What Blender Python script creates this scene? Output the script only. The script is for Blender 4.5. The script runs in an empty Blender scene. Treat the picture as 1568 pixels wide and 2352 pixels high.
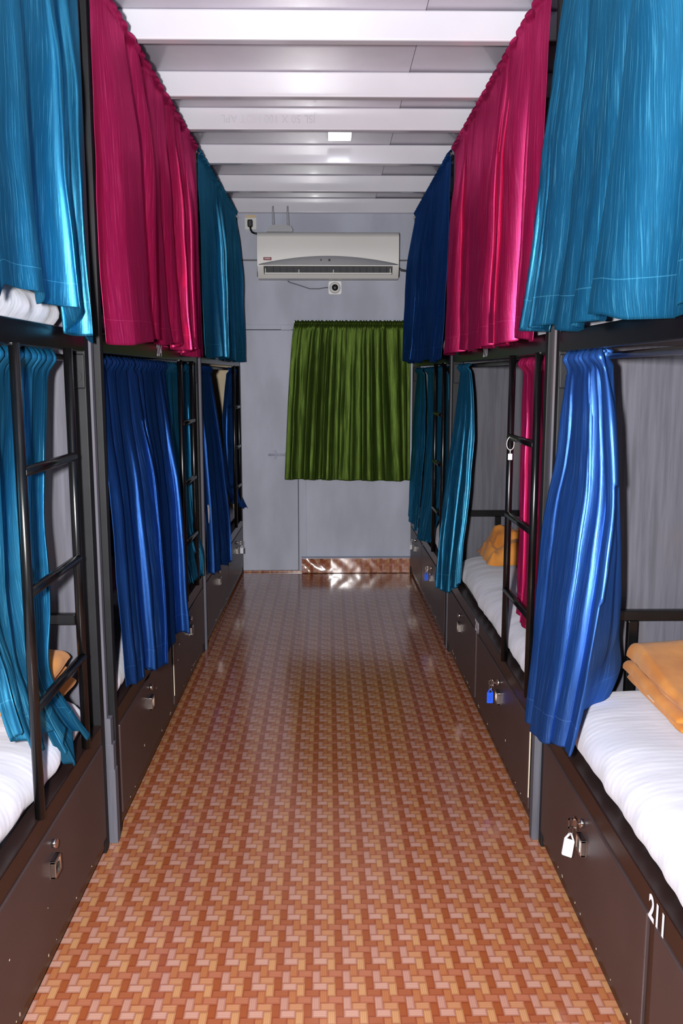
import bpy, bmesh, math, random
from mathutils import Vector, Matrix, noise
PI = math.pi
scene = bpy.context.scene
COL = scene.collection

# ------------------------------------------------------------------ helpers
def lin(r, g, b):
    f = lambda c: (c/255/12.92) if c/255 <= .04045 else ((c/255+.055)/1.055)**2.4
    return (f(r), f(g), f(b), 1)

class NT:
    """small node-graph writer"""
    def __init__(s, name):
        s.m = bpy.data.materials.new(name); s.m.use_nodes = True
        s.t = s.m.node_tree; s.n = s.t.nodes; s.l = s.t.links
        s.b = s.n['Principled BSDF']
    def put(s, node, key, v):
        if hasattr(v, 'is_output'): s.l.new(v, node.inputs[key])
        else: node.inputs[key].default_value = v
    def math(s, op, a, b=0.0, c=0.0):
        n = s.n.new('ShaderNodeMath'); n.operation = op
        s.put(n, 0, a); s.put(n, 1, b)
        if op in ('MULTIPLY_ADD', 'WRAP', 'COMPARE', 'SMOOTH_MIN'): s.put(n, 2, c)
        return n.outputs[0]
    def step(s, x, e0, e1, o0=0.0, o1=1.0, kind='SMOOTHSTEP'):
        n = s.n.new('ShaderNodeMapRange'); n.interpolation_type = kind
        s.put(n, 0, x); n.inputs[1].default_value = e0; n.inputs[2].default_value = e1
        n.inputs[3].default_value = o0; n.inputs[4].default_value = o1
        return n.outputs[0]
    def mix(s, f, a, b, mode='MIX'):
        n = s.n.new('ShaderNodeMix'); n.data_type = 'RGBA'; n.blend_type = mode
        s.put(n, 0, f); s.put(n, 6, a); s.put(n, 7, b)
        return n.outputs[2]
    def noise(s, vec, scale, detail=3, rough=.5):
        n = s.n.new('ShaderNodeTexNoise'); n.inputs['Scale'].default_value = scale
        n.inputs['Detail'].default_value = detail; n.inputs['Roughness'].default_value = rough
        s.l.new(vec, n.inputs['Vector']); return n.outputs['Fac']
    def mapping(s, vec, scale, loc=(0, 0, 0)):
        n = s.n.new('ShaderNodeMapping'); s.l.new(vec, n.inputs[0])
        n.inputs['Scale'].default_value = scale; n.inputs['Location'].default_value = loc
        return n.outputs[0]
    def coord(s, kind):
        if kind == 'Position': return s.n.new('ShaderNodeNewGeometry').outputs['Position']
        return s.n.new('ShaderNodeTexCoord').outputs[kind]
    def sep(s, vec):
        n = s.n.new('ShaderNodeSeparateXYZ'); s.l.new(vec, n.inputs[0]); return n.outputs
    def bump(s, h, strength, dist):
        n = s.n.new('ShaderNodeBump'); n.inputs['Strength'].default_value = strength
        n.inputs['Distance'].default_value = dist
        s.l.new(h, n.inputs['Height']); s.l.new(n.outputs[0], s.b.inputs['Normal'])
    def set(s, **k):
        names = dict(color='Base Color', rough='Roughness', metal='Metallic', spec='Specular IOR Level',
                     sheen='Sheen Weight', coat='Coat Weight', coatr='Coat Roughness', ecol='Emission Color', estr='Emission Strength',
                     aniso='Anisotropic', sheenr='Sheen Roughness')
        for a, v in k.items(): s.put(s.b, names[a], v)
        return s

def plain(name, rgb, rough=.5, metal=0.0, spec=.5, var=.06, vscale=9.0, coat=0.0, bump=0.0, bscale=60):
    t = NT(name); p = t.coord('Position'); c = lin(*rgb)
    nz = t.noise(p, vscale, 4)
    d = tuple(x*(1-var) for x in c[:3])+(1,); e = tuple(min(1, x*(1+var)) for x in c[:3])+(1,)
    t.set(color=t.mix(t.step(nz, .3, .7), d, e), rough=rough, metal=metal, spec=spec, coat=coat)
    if bump: t.bump(t.noise(p, bscale, 3), bump, .002)
    return t.m

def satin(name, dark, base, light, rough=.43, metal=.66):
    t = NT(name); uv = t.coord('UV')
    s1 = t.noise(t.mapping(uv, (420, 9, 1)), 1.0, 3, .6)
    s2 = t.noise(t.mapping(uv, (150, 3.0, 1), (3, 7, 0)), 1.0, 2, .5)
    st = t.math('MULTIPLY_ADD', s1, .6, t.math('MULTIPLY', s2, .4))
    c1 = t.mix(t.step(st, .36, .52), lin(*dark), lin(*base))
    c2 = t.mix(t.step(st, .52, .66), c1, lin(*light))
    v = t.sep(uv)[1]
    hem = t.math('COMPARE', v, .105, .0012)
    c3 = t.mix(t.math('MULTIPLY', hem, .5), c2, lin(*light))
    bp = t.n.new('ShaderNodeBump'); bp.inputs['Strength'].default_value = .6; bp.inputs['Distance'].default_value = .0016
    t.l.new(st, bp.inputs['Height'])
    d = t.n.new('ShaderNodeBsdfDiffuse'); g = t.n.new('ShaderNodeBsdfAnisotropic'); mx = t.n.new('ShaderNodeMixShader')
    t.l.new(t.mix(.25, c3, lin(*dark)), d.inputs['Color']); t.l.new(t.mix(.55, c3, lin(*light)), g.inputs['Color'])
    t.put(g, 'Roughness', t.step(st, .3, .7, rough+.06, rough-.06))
    for q in (d, g): t.l.new(bp.outputs[0], q.inputs['Normal'])
    mx.inputs[0].default_value = metal
    t.l.new(d.outputs[0], mx.inputs[1]); t.l.new(g.outputs[0], mx.inputs[2])
    t.n.remove(t.b); t.l.new(mx.outputs[0], t.n['Material Output'].inputs['Surface'])
    return t.m

def weave(name, axis):
    """glossy linoleum printed like a 2/2 twill basket weave; axis: which world axis runs down the print"""
    t = NT(name); p = t.coord('Position'); X = t.sep(p)
    u = t.math('MULTIPLY', t.math('ADD', X[0], .041), 4/.0755)
    if axis == 'y': w = t.math('MULTIPLY', t.math('SUBTRACT', 2.156, X[1]), 4/.0939)
    else: w = t.math('MULTIPLY', t.math('SUBTRACT', .5, X[2]), 4/.0939)
    fu = t.math('FRACT', u); fw = t.math('FRACT', w)
    i = t.math('FLOORED_MODULO', t.math('FLOOR', u), 4.0); r = t.math('FLOORED_MODULO', t.math('FLOOR', w), 4.0)
    k = t.math('FLOORED_MODULO', t.math('ADD', i, r), 4.0)
    isH = t.math('LESS_THAN', k, 1.5)
    eq = lambda s, v: t.math('COMPARE', s, v, .1)
    HC = [(194, 148, 130), (158, 90, 58), (173, 108, 80), (187, 131, 94)]
    VC = [(185, 137, 120), (174, 110, 70), (192, 141, 97), (150, 80, 44)]
    h = lin(*HC[0]); v = lin(*VC[0])
    for n in (1, 2, 3):
        h = t.mix(eq(r, float(n)), h, lin(*HC[n])); v = t.mix(eq(i, float(n)), v, lin(*VC[n]))
    base = t.mix(isH, v, h)
    alH = t.math('MULTIPLY', t.math('ADD', k, fu), .5)
    alV = t.math('MULTIPLY', t.math('ADD', t.math('SUBTRACT', k, 2.0), fw), .5)
    sel = lambda a, b: t.math('ADD', t.math('MULTIPLY', isH, a), t.math('MULTIPLY', t.math('SUBTRACT', 1.0, isH), b))
    al = sel(alH, alV); ac = sel(fw, fu)
    # fibre lines along the strip, dark where it dives under its neighbour
    g = t.math('SINE', t.math('MULTIPLY', ac, 2*PI*4.0))
    fine = t.noise(t.mapping(p, (60, 60, 60)), 8.0, 2)
    gl = t.step(t.math('ADD', g, t.math('MULTIPLY', fine, 1.4)), .7, 1.9)
    c = t.mix(t.math('MULTIPLY', gl, .30), base, lin(120, 52, 28))
    e = t.math('MINIMUM', al, t.math('SUBTRACT', 1.0, al))
    ends = t.step(e, .0, .17, 1.0, 0.0)
    a2 = t.math('MINIMUM', ac, t.math('SUBTRACT', 1.0, ac))
    side = t.step(a2, .0, .10, 1.0, 0.0)
    low = t.step(ac, .72, 1.0, 0.0, 1.0)
    dk = t.math('MAXIMUM', t.math('MULTIPLY', ends, .60), t.math('MAXIMUM', t.math('MULTIPLY', side, .26), t.math('MULTIPLY', low, .42)))
    c = t.mix(dk, c, lin(122, 48, 28))
    c = t.mix(t.step(t.noise(p, 1.3, 3), .35, .75), t.mix(.14, c, lin(90, 40, 22)), c)
    t.set(color=c, rough=t.step(t.noise(p, 5, 3), .3, .7, .14, .24), spec=.5, coat=.6, coatr=.12)
    big = t.noise(p, 9.0, 2)
    t.bump(t.math('ADD', t.math('MULTIPLY', big, 1.0), t.math('MULTIPLY', dk, -.06)), .22, .004)
    return t.m

def sheet_mat():
    t = NT('white_cotton_sheet'); p = t.coord('Position'); X = t.sep(p)
    st = t.math('SINE', t.math('MULTIPLY', X[1], 2*PI/.022))
    m = t.step(st, -.2, .2)
    wr = t.noise(t.mapping(p, (2.2, 6, 4)), 1.6, 3, .5)
    c = t.mix(m, lin(201, 201, 213), lin(209, 209, 219))
    c = t.mix(t.step(wr, .35, .6), t.mix(.5, c, lin(190, 190, 206)), c)
    t.set(color=c, rough=.8, spec=.2, sheen=.2)
    t.bump(t.math('ADD', wr, t.math('MULTIPLY', t.noise(t.mapping(p, (3, 10, 3)), 3.0, 2), .35)), .5, .012)
    return t.m

def wool():
    t = NT('orange_wool'); p = t.coord('Position')
    n1 = t.noise(p, 6, 3); n2 = t.noise(p, 420, 2)
    t.set(color=t.mix(t.step(n1, .35, .7), lin(176, 108, 46), lin(204, 136, 66)), rough=.95, spec=.1, sheen=.12, sheenr=.5)
    t.bump(t.math('ADD', n2, t.math('MULTIPLY', n1, 3.0)), .35, .003)
    return t.m

def wallpaint(name, rgb, bump=.12):
    t = NT(name); p = t.coord('Position'); c = lin(*rgb)
    n = t.noise(t.mapping(p, (3, 3, 1.2)), 1.5, 4); f = t.noise(p, 160, 3)
    lo = tuple(x*.86 for x in c[:3])+(1,); hi = tuple(min(1, x*1.08) for x in c[:3])+(1,)
    t.set(color=t.mix(t.step(n, .3, .7), lo, hi), rough=.55, spec=.35)
    t.bump(f, bump, .0015); return t.m

def grained(name, rgb):   # weathered painted board with faint streaks
    t = NT(name); p = t.coord('Position'); c = lin(*rgb)
    n = t.noise(t.mapping(p, (30, 30, 1.6)), 1.6, 4, .6); b = t.noise(t.mapping(p, (2, 2, 2)), 1.6, 3)
    lo = tuple(x*.74 for x in c[:3])+(1,); hi = tuple(min(1, x*1.14) for x in c[:3])+(1,)
    k = t.mix(t.step(n, .3, .7), lo, hi)
    k = t.mix(t.math('MULTIPLY', t.step(b, .5, .75), .35), k, lin(110, 92, 84))
    t.set(color=k, rough=.6, spec=.3); t.bump(n, .2, .001); return t.m

def emit(name, rgb, s):
    t = NT(name); t.set(color=lin(*rgb), ecol=lin(*rgb), estr=s); return t.m

M = dict(
    floor=weave('basket_weave_linoleum', 'y'), kerb=weave('basket_weave_linoleum_upright', 'z'),
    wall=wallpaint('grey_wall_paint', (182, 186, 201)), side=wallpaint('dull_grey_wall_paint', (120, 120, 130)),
    ceil=plain('grey_white_ceiling_sheet', (184, 180, 192), .35, var=.08, vscale=3, coat=.3, bump=.08, bscale=20),
    beam=plain('white_gloss_paint', (214, 213, 221), .22, var=.03, vscale=4, coat=.4, bump=.1, bscale=26),
    black=plain('black_gloss_enamel', (10, 10, 11), .26, var=.25, vscale=14, spec=.45),
    post=plain('charcoal_enamel', (19, 20, 23), .55, var=.22, vscale=12, spec=.3),
    brown=plain('dark_brown_enamel', (31, 18, 15), .32, var=.15, vscale=10),
    door=plain('brown_locker_laminate', (62, 48, 48), .42, var=.10, vscale=5, bump=.05, bscale=150),
    chip=plain('bare_plywood_edge', (205, 190, 170), .8),
    board=grained('grey_painted_partition', (88, 88, 97)), ply=plain('dark_plywood', (62, 50, 44), .7, var=.2),
    cream=plain('cream_board', (206, 186, 152), .6), chrome=plain('worn_chrome', (205, 200, 196), .18, 1.0, var=.05),
    steel=plain('dull_steel', (150, 148, 148), .35, 1.0, var=.08),
    emboss=plain('white_emboss', (198, 197, 206), .3), white=plain('white_plastic', (226, 226, 222), .35, var=.02), acbody=plain('ivory_plastic', (232, 231, 226), .4, var=.03, vscale=2),
    acgrey=plain('grey_plastic', (78, 78, 88), .4, var=.05), dark=plain('dark_plastic', (24, 24, 27), .4, var=.1),
    slot=plain('louvre_grey', (62, 62, 66), .6, var=.1), tagw=plain('translucent_white_plastic', (214, 216, 224), .4, var=.02),
    tagb=plain('blue_plastic', (28, 84, 214), .35, var=.05), ink=plain('dark_blue_ink', (16, 48, 130), .6, var=.02),
    num=plain('white_vinyl', (232, 232, 240), .5, var=.02), red=plain('red_badge', (146, 44, 48), .5, var=.05),
    router=plain('grey_router_plastic', (170, 172, 178), .4, var=.03), tape=plain('beige_tape', (214, 190, 150), .7, var=.04),
    sheet=sheet_mat(), wool=wool(), lamp=emit('lamp_diffuser', (240, 246, 255), 6.0),
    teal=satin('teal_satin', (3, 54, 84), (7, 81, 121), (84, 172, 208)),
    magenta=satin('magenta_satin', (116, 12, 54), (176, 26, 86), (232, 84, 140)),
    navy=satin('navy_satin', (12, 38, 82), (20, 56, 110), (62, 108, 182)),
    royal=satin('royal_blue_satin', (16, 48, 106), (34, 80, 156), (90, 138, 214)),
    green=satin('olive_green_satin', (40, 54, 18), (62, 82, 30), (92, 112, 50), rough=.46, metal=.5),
)

class MB:
    """collects shapes, links them as ONE mesh object; tf maps every point"""
    def __init__(s, tf=None): s.bm = bmesh.new(); s.tf = tf; s.uv = None
    def box(s, x0, x1, y0, y1, z0, z1, bev=0.0, mi=0):
        r = bmesh.ops.create_cube(s.bm, size=1.0)
        for v in r['verts']:
            v.co = Vector(((x0+x1)/2+v.co.x*(x1-x0), (y0+y1)/2+v.co.y*(y1-y0), (z0+z1)/2+v.co.z*(z1-z0)))
        fs = set(f for v in r['verts'] for f in v.link_faces)
        for f in fs: f.material_index = mi
        if bev:
            es = list(set(e for v in r['verts'] for e in v.link_edges))
            rr = bmesh.ops.bevel(s.bm, geom=es, offset=bev, segments=2, affect='EDGES', profile=.5)
            for f in rr['faces']: f.material_index = mi
        return s
    def tube(s, pts, r, seg=14, closed=False, mi=0):
        pts = [Vector(p) for p in pts]; n = len(pts); rings = []
        up = None
        for i, p in enumerate(pts):
            if closed: d = (pts[(i+1) % n]-pts[i-1])
            else: d = pts[min(i+1, n-1)]-pts[max(i-1, 0)]
            d.normalize()
            if up is None:
                up = Vector((0, 0, 1)) if abs(d.z) < .9 else Vector((1, 0, 0))
            a = d.cross(up); a.normalize(); b = a.cross(d); up = b
            rr = r[i] if isinstance(r, (list, tuple)) else r
            rings.append([s.bm.verts.new(p+(a*math.cos(2*PI*k/seg)+b*math.sin(2*PI*k/seg))*rr) for k in range(seg)])
        for i in range(n if closed else n-1):
            A, B = rings[i], rings[(i+1) % n]
            for k in range(seg):
                f = s.bm.faces.new((A[k], A[(k+1) % seg], B[(k+1) % seg], B[k])); f.smooth = True; f.material_index = mi
        if not closed:
            for R in (rings[0], rings[-1]):
                s.bm.faces.new(R).material_index = mi
        return s
    def lathe(s, prof, c, axis='y', seg=32, mi=0):
        """prof: (radius, height along axis)"""
        c = Vector(c); rings = []
        for r, h in prof:
            ring = []
            for k in range(seg):
                a = 2*PI*k/seg; ca, sa = math.cos(a)*r, math.sin(a)*r
                o = {'y': (ca, h, sa), 'z': (ca, sa, h), 'x': (h, ca, sa)}[axis]
                ring.append(s.bm.verts.new(c+Vector(o)))
            rings.append(ring)
        for A, B in zip(rings, rings[1:]):
            for k in range(seg):
                f = s.bm.faces.new((A[k], A[(k+1) % seg], B[(k+1) % seg], B[k])); f.smooth = True; f.material_index = mi
        for R in (rings[0], rings[-1]): s.bm.faces.new(R).material_index = mi
        return s
    def prism(s, poly, d0, d1, plane='xz', mi=0):
        """closed polygon in a plane, extruded along the third axis"""
        def P(a, b, d): return {'xz': (a, d, b), 'yz': (d, a, b), 'xy': (a, b, d)}[plane]
        A = [s.bm.verts.new(P(a, b, d0)) for a, b in poly]; B = [s.bm.verts.new(P(a, b, d1)) for a, b in poly]
        n = len(poly); s.bm.faces.new(A).material_index = mi; s.bm.faces.new(B).material_index = mi
        for k in range(n): s.bm.faces.new((A[k], A[(k+1) % n], B[(k+1) % n], B[k])).material_index = mi
        return s
    def grid(s, rows, smooth=True, mi=0, uvs=None, capends=False):
        V = [[s.bm.verts.new(p) for p in row] for row in rows]
        L = s.bm.loops.layers.uv.verify() if uvs else None
        for j in range(len(V)-1):
            for i in range(len(V[0])-1):
                f = s.bm.faces.new((V[j][i], V[j][i+1], V[j+1][i+1], V[j+1][i])); f.smooth = smooth; f.material_index = mi
                if uvs:
                    for lp, (a, b) in zip(f.loops, ((j, i), (j, i+1), (j+1, i+1), (j+1, i))): lp[L].uv = uvs[a][b]
        if capends:
            for R in (V[0], V[-1]): s.bm.faces.new(R).material_index = mi
        return s
    def text(s, body, size, fn, squeeze=.8, off=.0, depth=0.0):
        cu = bpy.data.curves.new('t', 'FONT'); cu.body = body; cu.size = size; cu.offset = off
        cu.align_x = 'CENTER'; cu.align_y = 'CENTER'; cu.resolution_u = 4
        o = bpy.data.objects.new('t', cu); COL.objects.link(o)
        dg = bpy.context.evaluated_depsgraph_get(); me = bpy.data.meshes.new_from_object(o.evaluated_get(dg))
        bpy.data.objects.remove(o); bpy.data.curves.remove(cu)
        vs = [s.bm.verts.new(fn(v.co.x*squeeze, v.co.y)) for v in me.vertices]
        for p in me.polygons:
            try: s.bm.faces.new([vs[k] for k in p.vertices])
            except ValueError: pass
        bpy.data.meshes.remove(me); return s
    def build(s, name, mats, parent=None, recalc=True, smooth_angle=None):
        if s.tf:
            for v in s.bm.verts: v.co = Vector(s.tf(v.co))
        if recalc: bmesh.ops.recalc_face_normals(s.bm, faces=s.bm.faces[:])
        me = bpy.data.meshes.new(name); s.bm.to_mesh(me); s.bm.free()
        for m in (mats if isinstance(mats, (list, tuple)) else [mats]): me.materials.append(M[m])
        o = bpy.data.objects.new(name, me); COL.objects.link(o)
        if parent is not None:
            o.parent = parent
            o.matrix_parent_inverse = Matrix.Translation(-parent.location)   # only root Empties are off the origin
        return o

def tag(o, label, cat, group=None):
    o['label'] = label; o['category'] = cat
    if group: o['group'] = group
    return o
def thing(name, label, cat, loc, group=None):
    o = bpy.data.objects.new(name, None); COL.objects.link(o); o.location = loc; o.empty_display_size = .1
    return tag(o, label, cat, group)
def struct(o): o['kind'] = 'structure'; return o
def sm(x, a=0.0, b=1.0):
    t = max(0.0, min(1.0, (x-a)/(b-a))); return t*t*(3-2*t)
def lerp(a, b, t): return a+(b-a)*t

# ------------------------------------------------------------------ room shell
ZC = 2.75; YW = 6.6; XW = 1.47; YB = -1.6
struct(MB().box(-XW, XW, YB, YW, -.06, 0).build('floor', 'floor'))
struct(MB().box(-XW, .345, YB, YW+.1, ZC, ZC+.06).box(.3485, XW, YB, YW+.1, ZC+.005, ZC+.06).build('ceiling', 'ceil'))
struct(MB().box(-XW-.1, -XW, YB, YW+.1, -.06, ZC+.06).build('wall_left', 'side'))
struct(MB().box(XW, XW+.1, YB, YW+.1, -.06, ZC+.06).build('wall_right', 'side'))
DX0, DX1, DZ = -.70, -.224, 1.828
w = MB()
w.box(-XW, DX0, YW, YW+.1, -.06, ZC).box(DX0, -.165, YW, YW+.1, 1.866, ZC)      # around the door
w.box(-.165, XW, YW, YW+.1, .0, 2.318).box(-.165, XW, YW, YW+.1, 2.330, ZC)
w.box(-.165, XW, YW+.006, YW+.1, 2.31, 2.34)
struct(w.build('wall_back', 'wall'))
struct(MB().box(-XW, -.85, YB-.1, YB, 0, ZC).box(.85, XW, YB-.1, YB, 0, ZC).box(-.85, .85, YB-.1, YB, 2.3, ZC).build('wall_front', 'side'))  # unseen wall; its wide opening is added to let in soft fill light
struct(MB().box(-XW, XW, YW-.004, YW, 2.318, 2.330).build('trim_1', 'acgrey'))
# flush painted door with its frame
dr = struct(MB().box(DX0, DX1-.003, YW+.004, YW+.05, .012, DZ-.003, .003).build('door_1', 'wall'))
struct(MB().box(DX1+.002, -.165, YW-.006, YW+.06, 0, DZ, .003).box(DX0, -.165, YW-.004, YW+.06, DZ+.002, 1.866, .002)
       .box(-.345, -.262, YW-.006, YW, DZ-.002, DZ+.034, .002).build('trim_2', 'wall'))
struct(MB().box(DX0, -.195, YW-.012, YW+.004, 0, .012, .003).build('trim_3', 'kerb'))
b = MB()
b.tube([(-.447, YW-.010, .903), (-.30, YW-.010, .903)], .008)
b.box(-.402, -.388, YW-.014, YW+.004, .872, .936, .003).box(-.325, -.300, YW-.016, YW+.004, .888, .918, .004)
b.build('door_bolt', 'wall', dr)
# linoleum-covered kerb under the curtain: left half bellies back and catches the flash
rows = []
NX = 44
for j in range(9):
    t = j/8; row = []
    for k in range(NX+1):
        x = lerp(-.200, .625, k/NX); lf = 1-sm(x, -.10, .02)
        y = YW-.058+.026*t*lf+.004*math.sin(x*37+t*5)*(.2+lf)+.004*noise.noise((x*30, t*4, 2))*(.25+lf)
        row.append((x, y, .004+.112*t))
    rows.append(row)
kb = MB().grid(rows)
kb.box(-.1995, .625, YW-.030, YW, .0, .112)
struct(kb.build('baseboard_back', 'kerb', recalc=False))
struct(MB().box(-.203, .63, YW-.056, YW, .113, .121, .003).build('trim_4', 'wall'))
# white tube beams (100 x 50 mm) under the ceiling sheet
BY = [-.9, -.2, .5, 1.2, 1.95, 2.62, 3.28, 3.91, 4.41, 5.08, 5.82, 6.545]
for k, y in enumerate(BY):
    bm_ = MB().box(-XW, XW, y, y+.05, 2.65, ZC, .006)
    o = struct(bm_.build('trim_%d' % (5+k), 'beam'))
    if abs(y-4.41) < .01:
        t = MB(); t.text('JSL 50 X 100 HOT APL', .052, lambda a, c: (-.28-a, y-.0006, 2.70-c), .9)
        t.build('lettering', 'emboss', o)

# ceiling lamp
cl = thing('ceiling_lamp', 'small square white LED lamp glowing on the ceiling between two beams', 'lamp', (.066, 4.83, ZC))
MB().box(.0, .132, 4.765, 4.905, ZC-.022, ZC, .006).build('lamp_frame', 'white', cl)
MB().box(.007, .125, 4.760, 4.898, ZC-.027, ZC-.018, .003).build('diffuser', 'lamp', cl)

# partition boards between the bays
for k, (sx, y, xe) in enumerate([(-1, 2.642, .699), (1, 2.642, .675), (-1, 4.655, .664), (1, 4.655, .648)]):
    m = MB().box(min(sx*xe, sx*XW), max(sx*xe, sx*XW), y, y+.028, 0, 2.65, .003)
    if y < 3: 
        for q, zt in enumerate((.42, .335, .25) if sx < 0 else (.42, .38)):
            e = (.012, .018, .021)[q]; m.box(min(sx*(xe-e), sx*(xe+.05)), max(sx*(xe-e), sx*(xe+.05)), y-.003-.001*q, y+.031, 0, zt, .0015)
    struct(m.build('partition', 'board'))
struct(MB().box(-XW, -.67, YW-.012, YW, .4, 2.0).build('partition', 'cream'))

# ------------------------------------------------------------------ bunks
def bunk(sx, y0, y1, f0, f1, lad, div, label, nums=(), handles=True, strip=None):
    ym = (y0+y1)/2
    face = lambda y: lerp(f0, f1, (y-y0)/(y1-y0))
    tf = lambda p: (sx*(face(p[1])+p[0]), p[1], p[2])
    root = thing('bunk_bed', label, 'bunk bed', (sx*(face(ym)+.35), ym, 0), 'steel bunk beds lining the aisle')
    def part(m, name, mat, parent=root): return m.build(name, mat, parent)
    D = min(.78, XW-.005-max(f0, f1))
    P = lambda: MB(tf)
    for y in (y0, y1-.035):
        part(P().box(0, .055, y, y+.035, 0, 2.645, .003), 'post', 'post')
        part(P().box(D-.05, D, y, y+.035, 0, 2.645, .003), 'post', 'post')
    part(P().box(0, .046, y0+.035, y1-.035, .366, .426, .004), 'lower_rail', 'brown')
    part(P().box(D-.04, D, y0+.035, y1-.035, .366, .426, .003), 'lower_rail', 'black')
    part(P().box(.046, D-.04, y0+.035, y1-.035, .376, .398), 'bed_board', 'ply')
    part(P().box(0, .020, y0+.035, y1-.035, 1.558, 1.617, .003), 'middle_rail', 'black')
    part(P().box(D-.03, D, y0+.035, y1-.035, 1.558, 1.617, .003), 'middle_rail', 'black')
    part(P().box(.020, D-.03, y0+.035, y1-.035, 1.575, 1.592), 'bed_board', 'ply')
    part(P().box(.004, .036, y0+.035, y1-.035, .018, .056, .003).box(.002, .03, div-.018, div+.018, .056, .366, .002)
         .box(.012, .03, div-.018, div+.018, 0, .018), 'locker_frame', 'brown')
    # headboards: flat bar with an upright
    for y in (y0+.037, y1-.062):
        part(P().box(.056, D-.05, y, y+.025, .752, .785, .003).box(.236, .264, y, y+.024, .398, .752, .002), 'headboard', 'black')
    # locker doors
    for k, (a, c) in enumerate(((y0+.037, div-.019), (div+.019, y1-.037))):
        d = P().box(-.004, .014, a+.003, c-.003, .058, .363, .003)
        mats = ['door', 'chip']
        rnd = random.Random(int(100*a)+k)
        for _ in range(9):
            yy = rnd.uniform(a+.05, c-.05); s = rnd.uniform(.0015, .004)
            zz = rnd.choice((.060, .062, rnd.uniform(.07, .35)))
            d.box(-.0046, -.003, yy, yy+s, zz, zz+s*rnd.uniform(.6, 2.2), mi=1)
        if strip == k: d.box(-.0046, .006, a+.003, a+.008, .10, .33, mi=1)
        dd = part(d, 'locker_door', mats)
        yc = (a+c)/2 if handles is True else handles[k]
        h = P(); hw, hh, pr = .024, .023, .014
        h.box(-.004-pr, -.004, yc-hw, yc+hw, .264+hh-.007, .264+hh, .0015).box(-.004-pr, -.004, yc-hw, yc+hw, .264-hh, .264-hh+.006, .0015)
        h.box(-.004-pr, -.004, yc-hw, yc-hw+.006, .264-hh, .264+hh, .0015).box(-.004-pr, -.004, yc+hw-.006, yc+hw, .264-hh, .264+hh, .0015)
        h.box(-.006, -.003, yc-hw, yc+hw, .264-hh, .264+hh)
        part(h, 'handle', 'chrome', dd)
        lk = P().lathe([(.0115, -.012), (.0115, -.0015), (.009, .0), (.004, -.001)], (-.004, yc+.004, .322), 'x', 24)
        for v in lk.bm.verts: v.co.x = -.004-(v.co.x+.016) if False else v.co.x
        part(lk, 'lock', 'chrome', dd)
    # ladder
    ya, yb = lad
    L = part(P().box(-.002, .016, ya-.016, ya+.016, 1.556, 1.562), 'ladder', 'black')
    for y in lad:
        part(P().tube([(.0, y, .424), (.0, y, 1.0), (.0, y, 1.562)], .0125, 16), 'rail', 'black', L)
    for z in (.70, .985, 1.27):
        part(P().tube([(-.002, ya, z), (-.002, (ya+yb)/2, z), (-.002, yb, z)], .0122, 14), 'rung', 'black', L)
    # curtain rods with end brackets
    part(P().tube([(.056, y0+.03, 1.541), (.056, ym, 1.541), (.056, y1-.036, 1.541)], .009, 12), 'curtain_rod', 'steel')
    part(P().tube([(.008, y0+.005, 2.622), (.008, ym, 2.622), (.008, y1-.003, 2.622)], .010, 12).tube([(.008, y0+.006, 2.622), (.008, y0+.016, 2.622)], .017)
         .tube([(.008, y1-.017, 2.622), (.008, y1-.004, 2.622)], .017), 'curtain_rod', 'steel')
    # bolted corner plate on the far post
    pl = P().box(.002, .050, y1-.040, y1-.0345, 1.452, 1.552, .004)
    pl.lathe([(.017, -.0025), (.017, 0), (.014, .001)], (.026, y1-.0405, 1.487), 'y', 20).lathe([(.008, -.005), (.008, 0)], (.026, y1-.041, 1.487), 'y', 6)
    part(pl, 'corner_plate', 'post')
    for body, y, z, s, sq in nums:
        t = P(); t.text(body, s, lambda a, c: (-.0012, y+(-sx)*a, z+c), sq, off=.0019*s/.06)
        part(t, 'bed_number', 'num')
    return root

bunk(-1, .62, 2.612, .705, .700, (2.005, 2.412), 1.62, 'black steel bunk bed nearest on the left, behind a bright teal lower curtain', handles=(1.1, 2.065))
bunk(-1, 2.690, 4.640, .684, .675, (4.08, 4.42), 3.672, 'black steel bunk bed numbered 204, second on the left', [('204', 3.60, 1.588, .062, 1.15), ('203', 3.66, .394, .064, 1.0)], strip=1)
bunk(-1, 4.700, 6.580, .672, .648, (6.16, 6.45), 5.66, 'black steel bunk bed on the left against the grey end wall')
bunk(1, .62, 2.628, .676, .677, (.75, 1.13), 1.672, 'black steel bunk bed numbered 211, nearest on the right', [('211', 1.645, .384, .074, .85)], handles=(1.1, 2.145))
bunk(1, 2.690, 4.640, .668, .652, (2.80, 3.18), 3.735, 'black steel bunk bed numbered 210, second on the right', [('210', 3.71, 1.588, .060, 1.1), ('209', 3.745, .390, .070, .95)], strip=0)
bunk(1, 4.700, 6.580, .650, .630, (4.92, 5.27), 5.80, 'black steel bunk bed on the right beside the green curtain')

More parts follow.
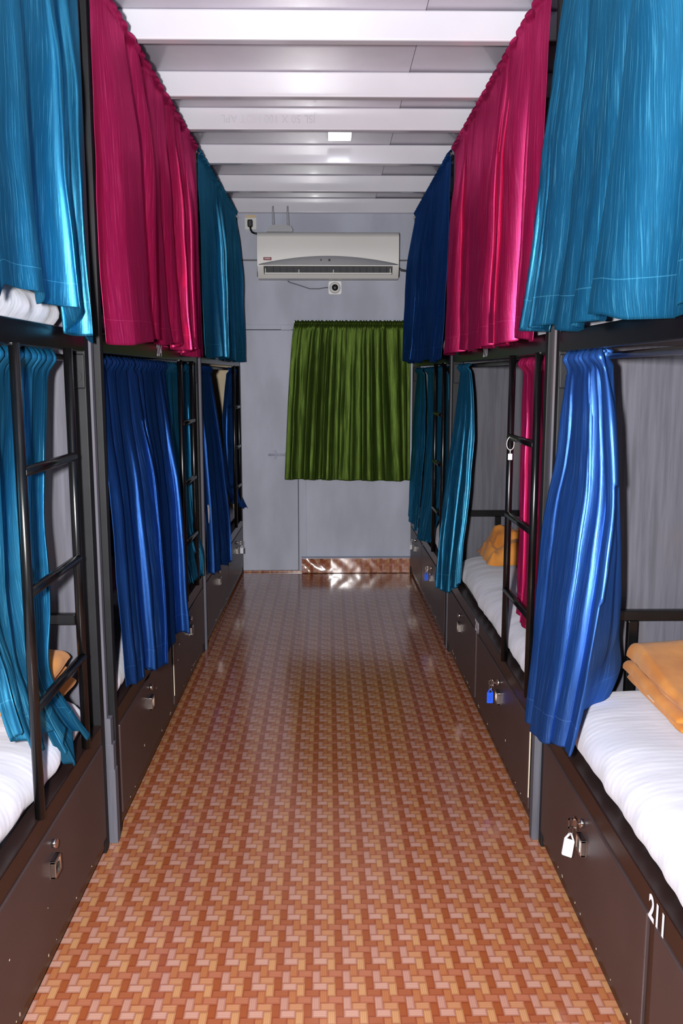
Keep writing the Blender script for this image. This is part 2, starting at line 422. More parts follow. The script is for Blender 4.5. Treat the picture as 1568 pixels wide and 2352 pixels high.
# ------------------------------------------------------------------ mattresses
def mattress(sx, y0, y1, f, z0, h, seed, label, back=1.365, bulge=.012):
    prof = [(.056, .0), (.050, .027), (.026-bulge, .050), (.024-bulge, h*.62), (.045-bulge, h*.86), (.085, h*.99), (.14, h*1.02), (.22, h*1.03), (.34, h*1.04), (.5, h*1.03), (back-f-.02, h), (back-f, h*.9), (back-f, 0)]
    N = 110; rows = []
    for j in range(N+1):
        y = lerp(y0, y1, j/N); e = min(j/N, 1-j/N)*(y1-y0); c = sm(e, 0, .06)
        row = []
        for k, (d, z) in enumerate(prof):
            fr = sm(.25-d, 0, .2) if k < 9 else 0
            w = noise.noise((y*14+seed*3.7, k*.45, seed))*.011*fr+noise.noise((y*3+seed, d*4, seed+5))*.010
            zz = z*(1-.22*(1-c)) if k else 0
            dd = d+(.02*(1-c) if k < 6 else 0)
            if k == 0 or k >= len(prof)-2: w = 0
            row.append((sx*(f+dd+w*(1 if k < 5 else .2)), y, z0+zz+(w*.8 if 2 < k < len(prof)-2 else 0)))
        rows.append(row)
    o = MB().grid(rows, capends=True).build('mattress', 'sheet')
    s = o.modifiers.new('s', 'SUBSURF'); s.levels = s.render_levels = 1
    return tag(o, label, 'mattress', 'mattresses in white sheets')
LOW, HI = .402, 1.594
mattress(-1, .690, 2.540, .708, LOW, .148, 1, 'white sheeted mattress on the lower bunk nearest on the left, under the orange blanket')
mattress(-1, 2.760, 4.570, .687, LOW, .148, 2, 'white mattress edge peeking below the navy and teal curtains, left middle lower bunk')
mattress(-1, 4.770, 6.510, .675, LOW, .148, 3, 'white mattress beyond the gap in the navy curtains at the far left lower bunk')
mattress(1, .690, 2.556, .680, LOW, .148, 4, 'large bright white sheeted mattress on the lower bunk numbered 211')
mattress(1, 2.760, 4.570, .671, LOW, .148, 5, 'white mattress under the crumpled orange blanket, behind the pink curtain')
mattress(1, 4.770, 6.510, .653, LOW, .148, 6, 'white mattress almost hidden by two teal curtains on the far right lower bunk')
mattress(-1, .690, 2.510, .706, HI, .125, 7, 'white mattress showing under the hem of the teal curtain, upper left nearest bunk', bulge=.004)
mattress(-1, 2.760, 4.570, .690, HI, .125, 8, 'white mattress showing under the magenta curtain above number 204', bulge=.004)
mattress(-1, 4.770, 6.510, .676, HI, .125, 9, 'white mattress under the teal curtain, upper far left bunk', bulge=.004)
mattress(1, .690, 2.556, .684, HI, .125, 10, 'white mattress behind the big teal curtain, upper right nearest bunk', bulge=.004)
mattress(1, 2.760, 4.570, .672, HI, .125, 11, 'white mattress showing under the magenta curtain above number 210', bulge=.004)
mattress(1, 4.770, 6.510, .650, HI, .125, 12, 'white mattress bulging beside the dark navy curtain, upper far right bunk', bulge=.018)

# ------------------------------------------------------------------ curtains
def resample(pts, n):
    P = [Vector(p) for p in pts]; d = [0]
    for a, b_ in zip(P, P[1:]): d.append(d[-1]+(b_-a).length)
    out = []
    for k in range(n+1):
        t = d[-1]*k/n; i = 0
        while i < len(d)-2 and d[i+1] < t: i += 1
        u = (t-d[i])/max(1e-9, d[i+1]-d[i])
        p0, p1, p2, p3 = P[max(i-1, 0)], P[i], P[i+1], P[min(i+2, len(P)-1)]
        q = .5*((2*p1)+(p2-p0)*u+(2*p0-5*p1+4*p2-p3)*u*u+(3*p1-p0-3*p2+p3)*u**3)
        out.append(q)
    return out

def curtain(label, mat, cols, nf, amp, seed, group, out=None, nu=150, nv=80, head=.05, grow=.45, sag=None, full=1.9, lean=.5, sharp=1.0, top=.018, bias=.7, hemj=.010, gather=.18):
    """cols: (u, polyline from top to hem); folds of the cloth ride on the surface strung between them"""
    R = random.Random(seed); r = [R.random() for _ in range(14)]
    cs = [(u, resample(p, nv)) for u, p in cols]
    length = (cs[0][1][0]-cs[0][1][-1]).length
    hv = head/length
    def base(u, j):
        for (ua, A), (ub, B) in zip(cs, cs[1:]):
            if u <= ub+1e-9: return A[j].lerp(B[j], (u-ua)/(ub-ua))
        return cs[-1][1][j]
    width = sum((b_[1][nv//2]-a[1][nv//2]).length for a, b_ in zip(cs, cs[1:]))
    rows, uvs = [], []
    for j in range(nv+1):
        v = j/nv; row, uvr = [], []
        for i in range(nu+1):
            u = i/nu
            p = base(u, j); pu = base(min(1, u+.02), j)-base(max(0, u-.02), j)
            T = Vector((pu.x, pu.y, 0)); T.normalize(); Nn = Vector((T.y, -T.x, 0))
            if out is not None and Nn.dot(Vector(out)) < 0: Nn = -Nn
            ph = 2*PI*(nf*u+.30*math.sin(2*PI*(1.3*u+r[0]))+.16*math.sin(2*PI*(2.9*u+r[1]))+.28*v*math.sin(2*PI*(.9*u+r[2]))+r[3])
            f = math.sin(ph)+.33*math.sin(2*ph+2*PI*r[4]+.8*v)+.35*math.sin(.5*ph+2*PI*r[5])+gather*(1-v)**1.6*math.sin(3.1*ph+r[6]*6)
            f = math.tanh(1.15*sharp*f)+bias
            g = .65+.35*math.sin(2*PI*(1.9*u+r[7]+.15*v))
            A = amp*g*(.30+.70*sm(v, hv, grow))*(.35+.65*sm(min(u, 1-u), 0, .07))
            hb = sm(v, hv*.6, hv*1.8)
            rip = math.sin(2*PI*nf*2.7*u+6*r[8]+1.2*math.sin(2*PI*nf*.8*u))
            D = hb*A*f+(1-hb)*(.006*rip)+(1-hb)*top*math.sin(PI*min(1, v/(hv*1.3)))*.9
            D += .004*hb*noise.noise((u*nf*3, v*7, seed))+.010*sm(v, .3, 1)*noise.noise((u*3.0, v*2.2, seed+3))
            sh = hb*A*lean*math.sin(2*ph+.6)
            edge = sm(min(u, 1-u), 0, .02)
            q = p+Nn*D+T*sh*edge
            if v < hv*.5: q.z += .004*rip*(1-v/(hv*.5))
            if sag:
                s_ = 0
                for (ua, a), (ub, b_) in zip(sag, sag[1:]):
                    if ua <= u <= ub: s_ = lerp(a, b_, sm((u-ua)/(ub-ua)))
                q.z += s_*v**6
            q.z += hemj*hb*v**8*math.sin(ph*.5+r[9]*6)
            row.append(q); uvr.append((u*width*full, (1-v)*length))
        rows.append(row); uvs.append(uvr)
    o = MB().grid(rows, uvs=uvs).build('curtain', mat, recalc=False)
    m = o.modifiers.new('t', 'SOLIDIFY'); m.thickness = .0014; m.offset = 0
    return tag(o, label, 'curtain', group)

UP, LO = 'upper bunk curtains', 'lower bunk curtains'
IN_R, IN_L = (1, 0, 0), (-1, 0, 0)
# left, upper row
curtain('bright teal satin curtain at the upper left, nearest to the viewer', 'teal',
        [(0, [(-.690, .78, 2.640), (-.685, .78, 2.2), (-.676, .76, 1.640)]), (1, [(-.690, 2.600, 2.640), (-.688, 2.585, 2.25), (-.682, 2.549, 1.948), (-.672, 2.566, 1.600)])],
        11, .042, 11, UP, IN_R, nu=230, bias=.35, sag=[(0, .03), (.60, .03), (.64, .075), (.72, .07), (.74, .045), (.84, .04), (.86, .0), (.95, .0), (1, -.03)])
curtain('magenta satin curtain on the left, above the navy one, over number 204', 'magenta',
        [(0, [(-.676, 2.705, 2.640), (-.674, 2.70, 2.0), (-.664, 2.700, 1.592)]), (1, [(-.666, 4.630, 2.640), (-.662, 4.62, 2.1), (-.652, 4.610, 1.585)])],
        8, .054, 4, UP, IN_R, nu=230, bias=.5, sag=[(0, 0), (.25, .02), (.45, .03), (.66, .02), (.8, .0), (1, -.01)])
curtain('teal satin curtain on the upper far left bunk, next to the end wall', 'teal',
        [(0, [(-.664, 4.715, 2.640), (-.666, 4.71, 2.1), (-.656, 4.72, 1.598)]), (1, [(-.648, 6.42, 2.640), (-.644, 6.46, 2.0), (-.636, 6.47, 1.588)])],
        8, .040, 7, UP, IN_R, nu=180)
# right, upper row
curtain('large teal satin curtain at the upper right, nearest, hem flaring into the aisle', 'teal',
        [(0, [(.668, 2.620, 2.640), (.658, 2.625, 2.25), (.648, 2.650, 2.067), (.636, 2.69, 1.827), (.622, 2.765, 1.632)]),
         (.62, [(.664, 1.72, 2.640), (.655, 1.70, 2.2), (.630, 1.70, 1.612)]), (1, [(.664, .78, 2.640), (.655, .78, 2.2), (.636, .76, 1.615)])],
        8, .058, 23, UP, IN_L, nu=230, bias=.15, sag=[(0, 0), (.3, -.012), (.42, -.012), (.44, .008), (.53, .008), (.56, -.005), (1, -.01)])
curtain('magenta satin curtain on the right, above the pink one, over number 210', 'magenta',
        [(0, [(.645, 4.630, 2.640), (.641, 4.62, 2.07), (.630, 4.60, 1.600)]), (1, [(.655, 2.735, 2.640), (.650, 2.735, 2.1), (.640, 2.74, 1.604)])],
        9, .050, 31, UP, IN_L, nu=230, bias=.5)
curtain('dark navy satin curtain on the upper far right bunk, overlapping the green one', 'navy',
        [(0, [(.632, 6.42, 2.640), (.596, 6.46, 2.154), (.562, 6.47, 1.590)]), (1, [(.640, 4.72, 2.640), (.638, 4.74, 2.087), (.616, 4.80, 1.572)])],
        8, .038, 38, UP, IN_L, nu=180)
# left, lower row
curtain('bright teal satin curtain bunched behind the nearest left ladder, tails on the mattress', 'teal',
        [(0, [(-.738, 1.80, 1.556), (-.748, 1.80, 1.3), (-.76, 1.88, 1.0), (-.768, 2.01, .80), (-.758, 2.02, .68), (-.742, 2.02, .60)]),
         (.5, [(-.738, 2.10, 1.556), (-.745, 2.09, 1.2), (-.748, 2.08, .85), (-.735, 2.13, .66), (-.712, 2.18, .52)]),
         (1, [(-.738, 2.375, 1.556), (-.748, 2.35, 1.331), (-.752, 2.315, 1.102), (-.747, 2.318, .862), (-.755, 2.30, .697), (-.716, 2.345, .553), (-.682, 2.388, .455)])],
        5, .028, 52, LO, IN_R, sag=[(0, .04), (.25, -.02), (.42, .05), (.55, .06), (.68, -.055), (.76, -.05), (.84, .05), (1, .0)], lean=.7, bias=-.5)
curtain('navy satin curtain hanging over lockers on the second left bunk, under number 204', 'navy',
        [(0, [(-.712, 2.745, 1.550), (-.706, 2.74, 1.305), (-.680, 2.74, .85), (-.660, 2.735, .46)]), (1, [(-.712, 3.84, 1.550), (-.696, 3.85, 1.232), (-.664, 3.80, .854), (-.648, 3.75, .392)])],
        7, .040, 61, LO, IN_R, nu=190, sag=[(0, .02), (.5, .0), (1, 0)])
curtain('dark teal satin curtain behind the ladder of the second left bunk', 'teal',
        [(0, [(-.712, 3.86, 1.548), (-.720, 3.9, 1.229), (-.720, 4.08, .813), (-.702, 4.14, .62), (-.672, 4.16, .49)]), (1, [(-.704, 4.598, 1.548), (-.700, 4.595, .959), (-.694, 4.595, .70), (-.662, 4.60, .56), (-.664, 4.60, .45)])],
        7, .022, 66, LO, IN_R, nu=120, bias=-.5)
curtain('navy satin curtain at the far left bunk, beside its post, over the lockers', 'navy',
        [(0, [(-.694, 4.745, 1.546), (-.690, 4.74, 1.172), (-.672, 4.735, .697), (-.664, 4.735, .40)]), (1, [(-.692, 5.20, 1.546), (-.664, 5.35, 1.133), (-.636, 5.50, .626), (-.626, 5.50, .335)])],
        5, .022, 72, LO, IN_R, nu=110)
curtain('navy satin curtain behind the far left ladder, tail flung out into the aisle', 'navy',
        [(0, [(-.682, 6.04, 1.546), (-.706, 5.95, 1.239), (-.704, 5.97, .856), (-.690, 6.12, .625)]), (1, [(-.674, 6.535, 1.546), (-.690, 6.535, .95), (-.680, 6.53, .70), (-.645, 6.52, .60), (-.600, 6.51, .502)])],
        5, .018, 75, LO, IN_R, nu=100, bias=-.5)
# right, lower row
curtain('royal blue satin curtain tied full length at the right, beside bunk 211', 'royal',
        [(0, [(.700, 2.566, 1.556), (.692, 2.57, 1.443), (.676, 2.57, 1.239), (.648, 2.58, 1.055), (.628, 2.58, .718), (.612, 2.58, .420)]),
         (.58, [(.702, 2.27, 1.556), (.718, 2.225, 1.394), (.724, 2.185, 1.177), (.702, 2.15, 1.015), (.682, 2.13, .885), (.656, 2.13, .702), (.634, 2.17, .500)]),
         (.70, [(.738, 2.30, 1.556), (.748, 2.25, 1.3), (.756, 2.235, 1.0), (.752, 2.25, .78), (.738, 2.30, .66), (.730, 2.36, .552)]),
         (1, [(.746, 2.36, 1.556), (.768, 2.37, 1.3), (.812, 2.43, 1.05), (.860, 2.52, .75), (.872, 2.50, .65), (.850, 2.52, .560)])],
        4.2, .022, 83, LO, IN_L, nu=190, nv=100, grow=.2, gather=.55, bias=.2)
curtain('teal satin curtain hanging outside the lockers at the far end of bunk 210', 'teal',
        [(0, [(.690, 4.585, 1.548), (.668, 4.58, 1.296), (.603, 4.55, .772), (.566, 4.48, .372)]), (1, [(.690, 4.26, 1.548), (.706, 4.2, 1.27), (.685, 4.15, .898), (.656, 4.12, .67), (.645, 4.12, .506)])],
        5, .024, 91, LO, IN_L, nu=120, sag=[(0, .05), (.5, -.03), (.8, -.02), (1, 0)])
curtain('pink satin curtain bunched behind the ladder of bunk 210', 'magenta',
        [(0, [(.704, 3.19, 1.550), (.712, 3.2, 1.274), (.714, 3.2, .951), (.714, 3.2, .69), (.714, 3.2, .575)]), (1, [(.704, 2.75, 1.550), (.712, 2.76, 1.303), (.714, 2.76, 1.025), (.714, 2.77, .80), (.706, 2.80, .66), (.712, 2.92, .575)])],
        4, .024, 95, LO, IN_L, nu=120, sag=[(0, .02), (.4, .0), (1, 0)], bias=-.4)
curtain('teal satin curtain farthest on the right, against the green curtain', 'teal',
        [(0, [(.660, 6.50, 1.546), (.640, 6.50, 1.055), (.614, 6.48, .450)]), (1, [(.662, 6.06, 1.546), (.664, 6.0, 1.088), (.620, 6.0, .430)])],
        4, .020, 101, LO, IN_L, nu=90)
curtain('teal satin curtain behind the ladder of the far right bunk', 'teal',
        [(0, [(.668, 5.96, 1.546), (.664, 5.9, 1.095), (.610, 5.85, .395)]), (1, [(.680, 4.98, 1.546), (.690, 5.0, 1.1), (.690, 5.14, .78), (.660, 5.33, .55), (.632, 5.34, .47)])],
        6, .020, 104, LO, IN_L, nu=120, bias=-.4)
# green curtain on the end wall
curtain('olive green satin curtain on the end wall below the air conditioner', 'green',
        [(0, [(-.238, YW-.045, 1.890), (-.262, YW-.045, 1.75), (-.295, YW-.045, 1.30), (-.325, YW-.045, .722)]), (.84, [(.50, YW-.045, 1.890), (.515, YW-.045, 1.4), (.540, YW-.045, .706)]), (1, [(.612, YW-.04, 1.890), (.614, YW-.04, 1.4), (.616, YW-.035, .714)])],
        13, .020, 120, 'wall curtain', (0, -1, 0), nu=240, head=.06, full=1.7, hemj=.003, bias=.2)
tag(MB().tube([(-.245, YW-.045, 1.872), (.3, YW-.045, 1.872), (.622, YW-.045, 1.872)], .006).box(-.243, -.238, YW-.05, YW, 1.86, 1.884)  .box(.618, .623, YW-.05, YW, 1.86, 1.884)
    .build('curtain_rod', 'steel'), 'thin metal rod carrying the olive green curtain on the end wall', 'curtain rod')
o = MB(); o.prism([(4.70, .80), (4.74, .795), (4.79, .768), (4.765, .72), (4.735, .695)], -.651, -.6495, 'yz')
tag(o.build('paper_tag', 'white'), 'small white paper tag on the left navy curtain beside the far post', 'tag')

# ------------------------------------------------------------------ blankets
def folded(sx, x0, x1, y0, y1, z0, layers, seed, label, rise=.05, wob=.012):
    m = MB(); n = len(layers)
    for L, (th, dx, dy0) in enumerate(layers):
        zb = z0+sum(l[0] for l in layers[:L])
        N = 60; rows = []
        for a in range(N+1):
            x = lerp(x0+dx, x1, (a/N)**1.6); row = []
            K = 40
            for k in range(K):      # closed flat loop in y,z with round ends
                t = 2*PI*k/K; c, s_ = math.cos(t), math.sin(t)
                cy = math.copysign(abs(c)**.45, c); cz = math.copysign(abs(s_)**.6, s_)
                y = lerp(y0+dy0, y1, .5-.5*cy)
                z = zb+th*.5+th*.5*cz
                q = (y-y0)/(y1-y0)
                z += (rise*sm(q, .1, .9))*(L+.4)/n+wob*noise.noise((x*6+seed, y*6, L*2.0))*((L+1)/n)
                e = math.sqrt(max(0, 1-(1-min(1, (a/N)**1.6/.045))**2))
                z = zb+th*.5+(z-zb-th*.5)*lerp(.12, 1, e)
                row.append((sx*(x+.010*noise.noise((y*9, L*3.1, seed))), y+.012*noise.noise((x*5, L*1.7, seed+4)), z))
            row.append(row[0]); rows.append(row)
        m.grid(rows)
        V = m.bm.verts; V.ensure_lookup_table()
        for R in (V[len(V)-(N+1)*(K+1):len(V)-(N+1)*(K+1)+K], V[len(V)-(K+1):len(V)-1]):
            m.bm.faces.new(list(R))
    bmesh.ops.remove_doubles(m.bm, verts=m.bm.verts, dist=1e-5)
    o = m.build('blanket', 'wool')
    return tag(o, label, 'blanket', 'folded orange blankets')
B1 = folded(1, .895, 1.34, 2.12, 2.545, .568, [(.030, .014, .010), (.030, -.004, -.002), (.042, .006, -.016)], 3, 'folded orange wool blanket on the bright white mattress of bunk 211', .045)
folded(-1, .758, 1.34, 2.275, 2.53, .568, [(.035, .0, .0), (.036, .02, .01), (.038, .008, .02)], 8, 'folded orange wool blanket behind the teal curtain on the nearest left lower bunk', .02)
# crumpled one
m = MB(); N = 60; rows = []
for j in range(N+1):
    row = []
    for i in range(N+1):
        a, c = i/N, j/N
        x = lerp(.79, 1.22, a); y = lerp(4.20, 4.565, c)
        e = min(sm(a, -.01, .09+.05*math.sin(7*c)), sm(1-a, 0, .1), sm(c, -.01, .10+.05*math.sin(8*a)), sm(1-c, 0, .08))**.7
        hgt = .055+.035*math.sin(3.2*a+.4)*math.sin(2.6*c+.5)+.045*noise.noise((a*4.1, c*3.7, 9))+.022*noise.noise((a*9, c*8, 4))
        hgt += .040*sm(c, .40, .50)*sm(a, .10, .18)+.010*math.sin(11*a+5*c)
        x += .03*noise.noise((c*4, a*3, 1)); y += .03*noise.noise((a*5, c*2, 7))
        row.append((x, y, .566+max(.0, hgt)*e*1.15))
    rows.append(row)
tag(m.grid(rows).build('blanket', 'wool', recalc=False), 'crumpled orange wool blanket on the mattress behind the pink curtain', 'blanket', 'crumpled blanket')
o = MB().box(.932, .972, 4.560, 4.567, .64, .70, .002).build('paper_packet', 'chip')
tag(o, 'small cream paper packet propped at the headboard above the crumpled blanket', 'packet')
o = MB(); o.box(.898, .925, 2.30, 2.345, .5985, .6000); o.build('care_label', 'white', B1)['label'] = 'white care label under the fold'

# ------------------------------------------------------------------ keys and tags
def key(sx, x, y, z, tagmat, label, tilt=0.0, txt=None, small=1.0):
    root = thing('locker_key', label, 'key', (x, y, z), 'keys left in the locker locks')
    W = lambda d, a, c: (x-sx*d*.6*small, y+a*small, z+c*small)       # d: out of the lock into the aisle
    k = MB(lambda p: W(*p))
    k.box(.0, .018, -.003, .003, -.002, .002).box(.018, .022, -.012, .012, -.012, .012)
    k.box(.018, .046, -.0015, .0015, .008, .012).box(.018, .046, -.0015, .0015, -.012, -.008).box(.042, .046, -.0015, .0015, -.012, .012).box(.030, .033, -.0015, .0015, -.012, .012)
    k.build('key', 'chrome', root)
    r = [(.036+.007*math.cos(t*PI/8), .002*math.sin(t*PI/8), -.018+.009*math.sin(t*PI/8)) for t in range(16)]
    MB(lambda p: W(*p)).tube(r, .0013, 8, closed=True).build('ring', 'chrome', root)
    ct, st = math.cos(tilt), math.sin(tilt)
    def T(p):   # tag drawn in (a across, b down, thickness); hangs facing back down the aisle
        a, th, b_ = p; return W(.036+a*ct+b_*st, th, -.024+b_*ct-a*st)
    t = MB(T)
    fr = [(-.003, 0), (.003, 0), (.0125, -.017), (.0125, -.056), (.011, -.058), (-.011, -.058), (-.0125, -.056), (-.0125, -.017)]
    hole = [(-.0015, -.005), (.0015, -.005), (.0075, -.0155), (-.0075, -.0155)]
    # outline with a triangular eye: two strips and a plate
    t.prism([fr[0], hole[0], hole[3], fr[7]], -.0015, .0015).prism([hole[1], fr[1], fr[2], hole[2]], -.0015, .0015)
    t.prism([fr[0], fr[1], hole[1], hole[0]], -.0015, .0015).prism([fr[7], hole[3], hole[2], fr[2], fr[3], fr[4], fr[5], fr[6]], -.0015, .0015)
    for v in t.bm.verts: v.co.x *= 1.6
    to = t.build('tag', tagmat, root)
    if txt:
        q = MB(T); q.text(txt, .014, lambda a, c: (c*1.6, -.0018, -.037-a), 1.0); q.build('tag_number', 'ink', to)
    return root
key(1, .664, 2.149, .322, 'tagw', 'key with a plain white tag in the lock nearest on the right', tilt=-.22, small=1.15)
key(1, .645, 3.223, .322, 'tagb', 'key with a bright blue tag in the lock below the pink curtain', txt='210')
key(1, .625, 5.262, .322, 'tagb', 'key with a dark blue tag in the lock beside the hanging teal curtain', small=.95)
key(1, .613, 6.185, .322, 'steel', 'bare metal key and fob in the farthest lock on the right', small=.8)
key(-1, -.633, 6.115, .322, 'tagw', 'key with a white tag in the farthest lock on the left', small=.95)
# string loop on the second right ladder
st = thing('string_tag', 'white string loop with a tiny tag hung on the ladder of bunk 210', 'tag', (.66, 3.14, 1.27))
R_ = [(.655+.013*math.cos(t*PI/10), 3.135+.004*math.sin(t*PI/5), 1.262+.024*math.sin(t*PI/10)-.012) for t in range(20)]
MB().tube(R_, .0012, 8, closed=True).tube([(.655, 3.135, 1.228), (.655, 3.133, 1.212)], .0012, 6).build('string', 'white', st)
MB().box(.647, .663, 3.131, 3.135, 1.190, 1.213, .002).build('tag', 'tagw', st)

# ------------------------------------------------------------------ end-wall fittings
YA = 6.40
ac = thing('air_conditioner', 'wide ivory split air conditioner mounted high on the end wall', 'air conditioner', (.005, 6.5, 2.18))
x0, x1 = -.497, .508
def acprof(z): # front surface depth for a height
    t = (z-2.18)/.32
    if t > .9: return YA+.010+.04*((t-.9)/.1)**2
    if t < .28: return YA+.006+.055*((.28-t)/.28)**1.6
    return YA+.006-.006*math.sin((t-.28)/.62*PI)
def shell(m, xa, xb, za, zb, n=12, mi=0, yb=YW):
    zs = [lerp(za, zb, k/n) for k in range(n+1)]
    poly = [(acprof(z), z) for z in zs]+[(yb, zb), (yb, za)]
    m.prism(poly, xa, xb, 'yz', mi)
OZ0, OZ1 = 2.206, 2.262
bd = MB()
shell(bd, x0, x1, OZ1, 2.50, 20); shell(bd, x0, -.452, 2.18, OZ1, 8); shell(bd, .463, x1, 2.18, OZ1, 8); shell(bd, -.452, .463, 2.18, OZ0, 5)
bd.box(-.452, .463, 6.52, YW, OZ0, OZ1)
for v in bd.bm.verts:   # soften the two ends
    for xe, s in ((x0, 1), (x1, -1)):
        if abs(v.co.x-xe) < .001 and v.co.y < 6.5: v.co.y += .006
bd.build('body', 'acbody', ac)
MB().box(x1-.001, x1+.004, 6.43, YW, 2.19, 2.49, .002).box(x0-.003, x0+.001, 6.43, YW, 2.19, 2.49, .002).build('side_cover', 'dark', ac)
N = 40; top = [(lerp(-.487, .503, k/N), 2.272+.058*math.sin(PI*k/N)**.85*(1 if k not in (0, N) else 0)) for k in range(N+1)]
pn = MB(); rows = [[(x, acprof(2.268)-.003, 2.267) for x, z in top], [(x, acprof((z+2.267)/2)-.004, (z+2.267)/2) for x, z in top], [(x, acprof(z)-.003, z) for x, z in top]]
pn.grid(rows); pn.build('front_panel', 'acgrey', ac, recalc=False)
MB().box(-.050, -.040, YA-.002, YA+.006, 2.296, 2.308).box(.006, .022, YA-.002, YA+.006, 2.294, 2.309).build('sensor', 'slot', ac)
lv = MB()
for k in range(19): 
    xx = -.44+k*.048
    if xx < .45: lv.box(xx, xx+.004, 6.46, 6.515, OZ0, OZ1)
lv.box(-.452, .463, 6.505, 6.518, OZ0, OZ1)
lv.build('vane', 'slot', ac)
MB().box(-.447, .458, YA+.018, YA+.050, OZ0+.001, OZ0+.012, .003).box(-.207, -.201, YA+.02, YA+.05, OZ0+.01, OZ0+.03).box(.038, .044, YA+.02, YA+.05, OZ0+.01, OZ0+.03)
MB().box(-.447, .458, YA+.014, YA+.046, OZ0+.000, OZ0+.011, .003).box(-.442, -.437, YA+.02, YA+.05, OZ0+.01, OZ0+.04).box(-.205, -.200, YA+.02, YA+.05, OZ0+.01, OZ0+.032).box(.040, .045, YA+.02, YA+.05, OZ0+.01, OZ0+.032).box(.445, .450, YA+.02, YA+.05, OZ0+.01, OZ0+.04).build('flap', 'acbody', ac)
lb = MB().box(-.452, -.395, YA-.0025, YA+.01, 2.300, 2.320, .001).build('badge', 'red', ac)
t = MB(); t.text('ONIDA', .0135, lambda a, c: (-.4235+a, YA-.0032, 2.310+c), .95, off=.0003); t.build('badge_lettering', 'num', lb)
tag(MB().tube([(.5225, 6.56, 2.262), (.54, 6.57, 2.252), (.58, 6.58, 2.247), (.62, 6.585, 2.250)], .009).build('pipe', 'acgrey'), 'thin grey pipe leaving the right end of the air conditioner', 'pipe')

rt = thing('router', 'pale grey router with two upright antennas on top of the air conditioner', 'router', (-.34, 6.49, 2.50))
rb = MB(); rb.prism([(-.430, 2.5015), (-.247, 2.5015), (-.247, 2.524), (-.262, 2.543), (-.30, 2.549), (-.38, 2.549), (-.405, 2.543), (-.430, 2.516)], 6.45, 6.56, 'xz'); rb.build('body', 'router', rt)
for x in (-.386, -.281): MB().tube([(x, 6.53, 2.54), (x-.001, 6.53, 2.60), (x-.002, 6.528, 2.640), (x-.002, 6.527, 2.690)], [.0085, .008, .007, .006], 12).build('antenna', 'router', rt)

so = thing('wall_socket', 'white wall socket with a black plug beside the air conditioner', 'socket', (-.555, YW, 2.58))
MB().box(-.598, -.511, YW-.014, YW, 2.536, 2.622, .004).build('plate', 'white', so)
MB().box(-.575, -.537, YW-.050, YW-.013, 2.552, 2.603, .008).build('plug', 'dark', so)
MB().tube([(-.555, YW-.035, 2.556), (-.553, YW-.036, 2.535), (-.542, YW-.04, 2.515), (-.524, YW-.05, 2.506), (-.508, YW-.055, 2.503)], .0075, 12).build('cord', 'dark', so)
MB().box(-.588, -.518, YW-.003, YW, 2.622, 2.640).build('tape', 'tape', so)

cc = thing('security_camera', 'small white square security camera under the air conditioner', 'camera', (.055, YW, 2.128))
c_ = MB()
poly = []
for qx, qz, a0 in ((.034, .034, 0), (-.034, .034, 90), (-.034, -.034, 180), (.034, -.034, 270)):
    for k in range(6):
        a = math.radians(a0+k*18); poly.append((.055+qx+.013*math.cos(a), 2.128+qz+.013*math.sin(a)))
c_.prism(poly, YW-.016, YW, 'xz'); c_.build('base', 'white', cc)
MB().lathe([(.041, 0), (.040, -.012), (.034, -.022), (.024, -.026), (.023, -.022)], (.055, YW-.016, 2.128), 'y', 40).build('dome', 'acbody', cc)
MB().lathe([(.0235, 0), (.0235, -.006), (.018, -.012), (.008, -.015), (.001, -.0155)], (.055, YW-.036, 2.128), 'y', 36).build('lens', 'dark', cc)
tag(MB().tube([(-.290, YW-.008, 2.176), (-.27, YW-.007, 2.165), (-.21, YW-.006, 2.148), (-.13, YW-.006, 2.122), (-.06, YW-.006, 2.122), (-.015, YW-.008, 2.130), (.004, YW-.008, 2.130)], .0032, 8)
    .build('camera_cable', 'acgrey'), 'thin sagging cable from the air conditioner to the security camera', 'cable')

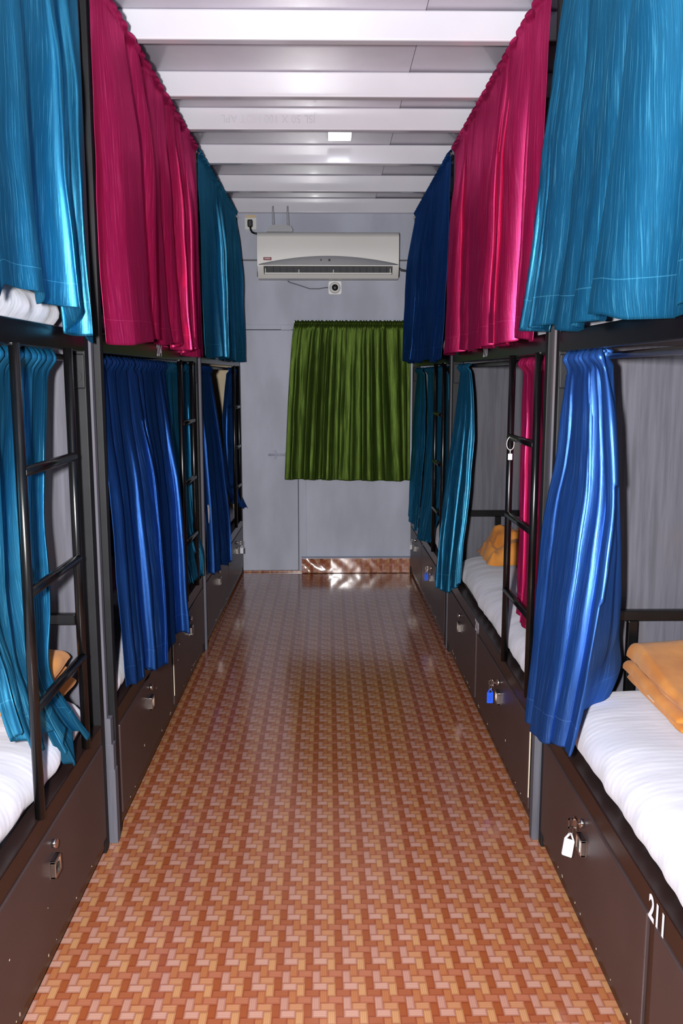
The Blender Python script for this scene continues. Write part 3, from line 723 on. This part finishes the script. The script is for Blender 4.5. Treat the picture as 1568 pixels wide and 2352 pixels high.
# ------------------------------------------------------------------ camera and light
cam = bpy.data.cameras.new('camera'); co = bpy.data.objects.new('camera', cam); COL.objects.link(co)
cam.sensor_fit = 'HORIZONTAL'; cam.sensor_width = 24.0; cam.lens = 2012.0/1568*24
cam.clip_start = .02; cam.clip_end = 60
co.location = (0, 0, 1.4874); co.rotation_euler = (PI/2-.1536, 0, -.0156)
scene.camera = co

def falloff(L, strength):
    L.use_nodes = True; t = L.node_tree; e = t.nodes['Emission']
    f = t.nodes.new('ShaderNodeLightFalloff'); f.inputs['Strength'].default_value = strength
    m = t.nodes.new('ShaderNodeMix'); m.data_type = 'FLOAT'; m.inputs[0].default_value = .97
    q = t.nodes.new('ShaderNodeMath'); q.operation = 'MULTIPLY'; q.inputs[1].default_value = 2.4
    t.links.new(f.outputs['Quadratic'], q.inputs[0]); t.links.new(f.outputs['Linear'], m.inputs[2]); t.links.new(q.outputs[0], m.inputs[3])
    t.links.new(m.outputs[0], e.inputs['Strength'])
fl = bpy.data.lights.new('flash', 'AREA'); fl.shape = 'RECTANGLE'; fl.size = .06; fl.size_y = .09; fl.energy = 70.0; fl.color = (1, .985, .98)
falloff(fl, 1.0)
fo = bpy.data.objects.new('flash', fl); COL.objects.link(fo); fo.location = (-.17, -.02, 1.53); fo.rotation_euler = (PI/2-.10, 0, -.02)
for k, (y, e) in enumerate(((4.83, .8), (1.0, .4), (-.9, .6))):  # first lights the ceiling lamp; the other two are added unseen fill
    l = bpy.data.lights.new('lamp_and_fill_light', 'AREA'); l.size = .12 if k == 0 else .5; l.energy = e; l.color = (.93, .96, 1)
    o = bpy.data.objects.new('lamp_and_fill_light', l); COL.objects.link(o); o.location = (.066, y, 2.71 if k == 0 else 2.62)
W_ = bpy.data.worlds.new('world'); scene.world = W_; W_.use_nodes = True
W_.node_tree.nodes['Background'].inputs[0].default_value = (.8, .88, 1, 1); W_.node_tree.nodes['Background'].inputs[1].default_value = .06  # weak fill entering through the added opening behind the camera
scene.view_settings.view_transform = 'Standard'; scene.view_settings.look = 'None'; scene.view_settings.exposure = 0
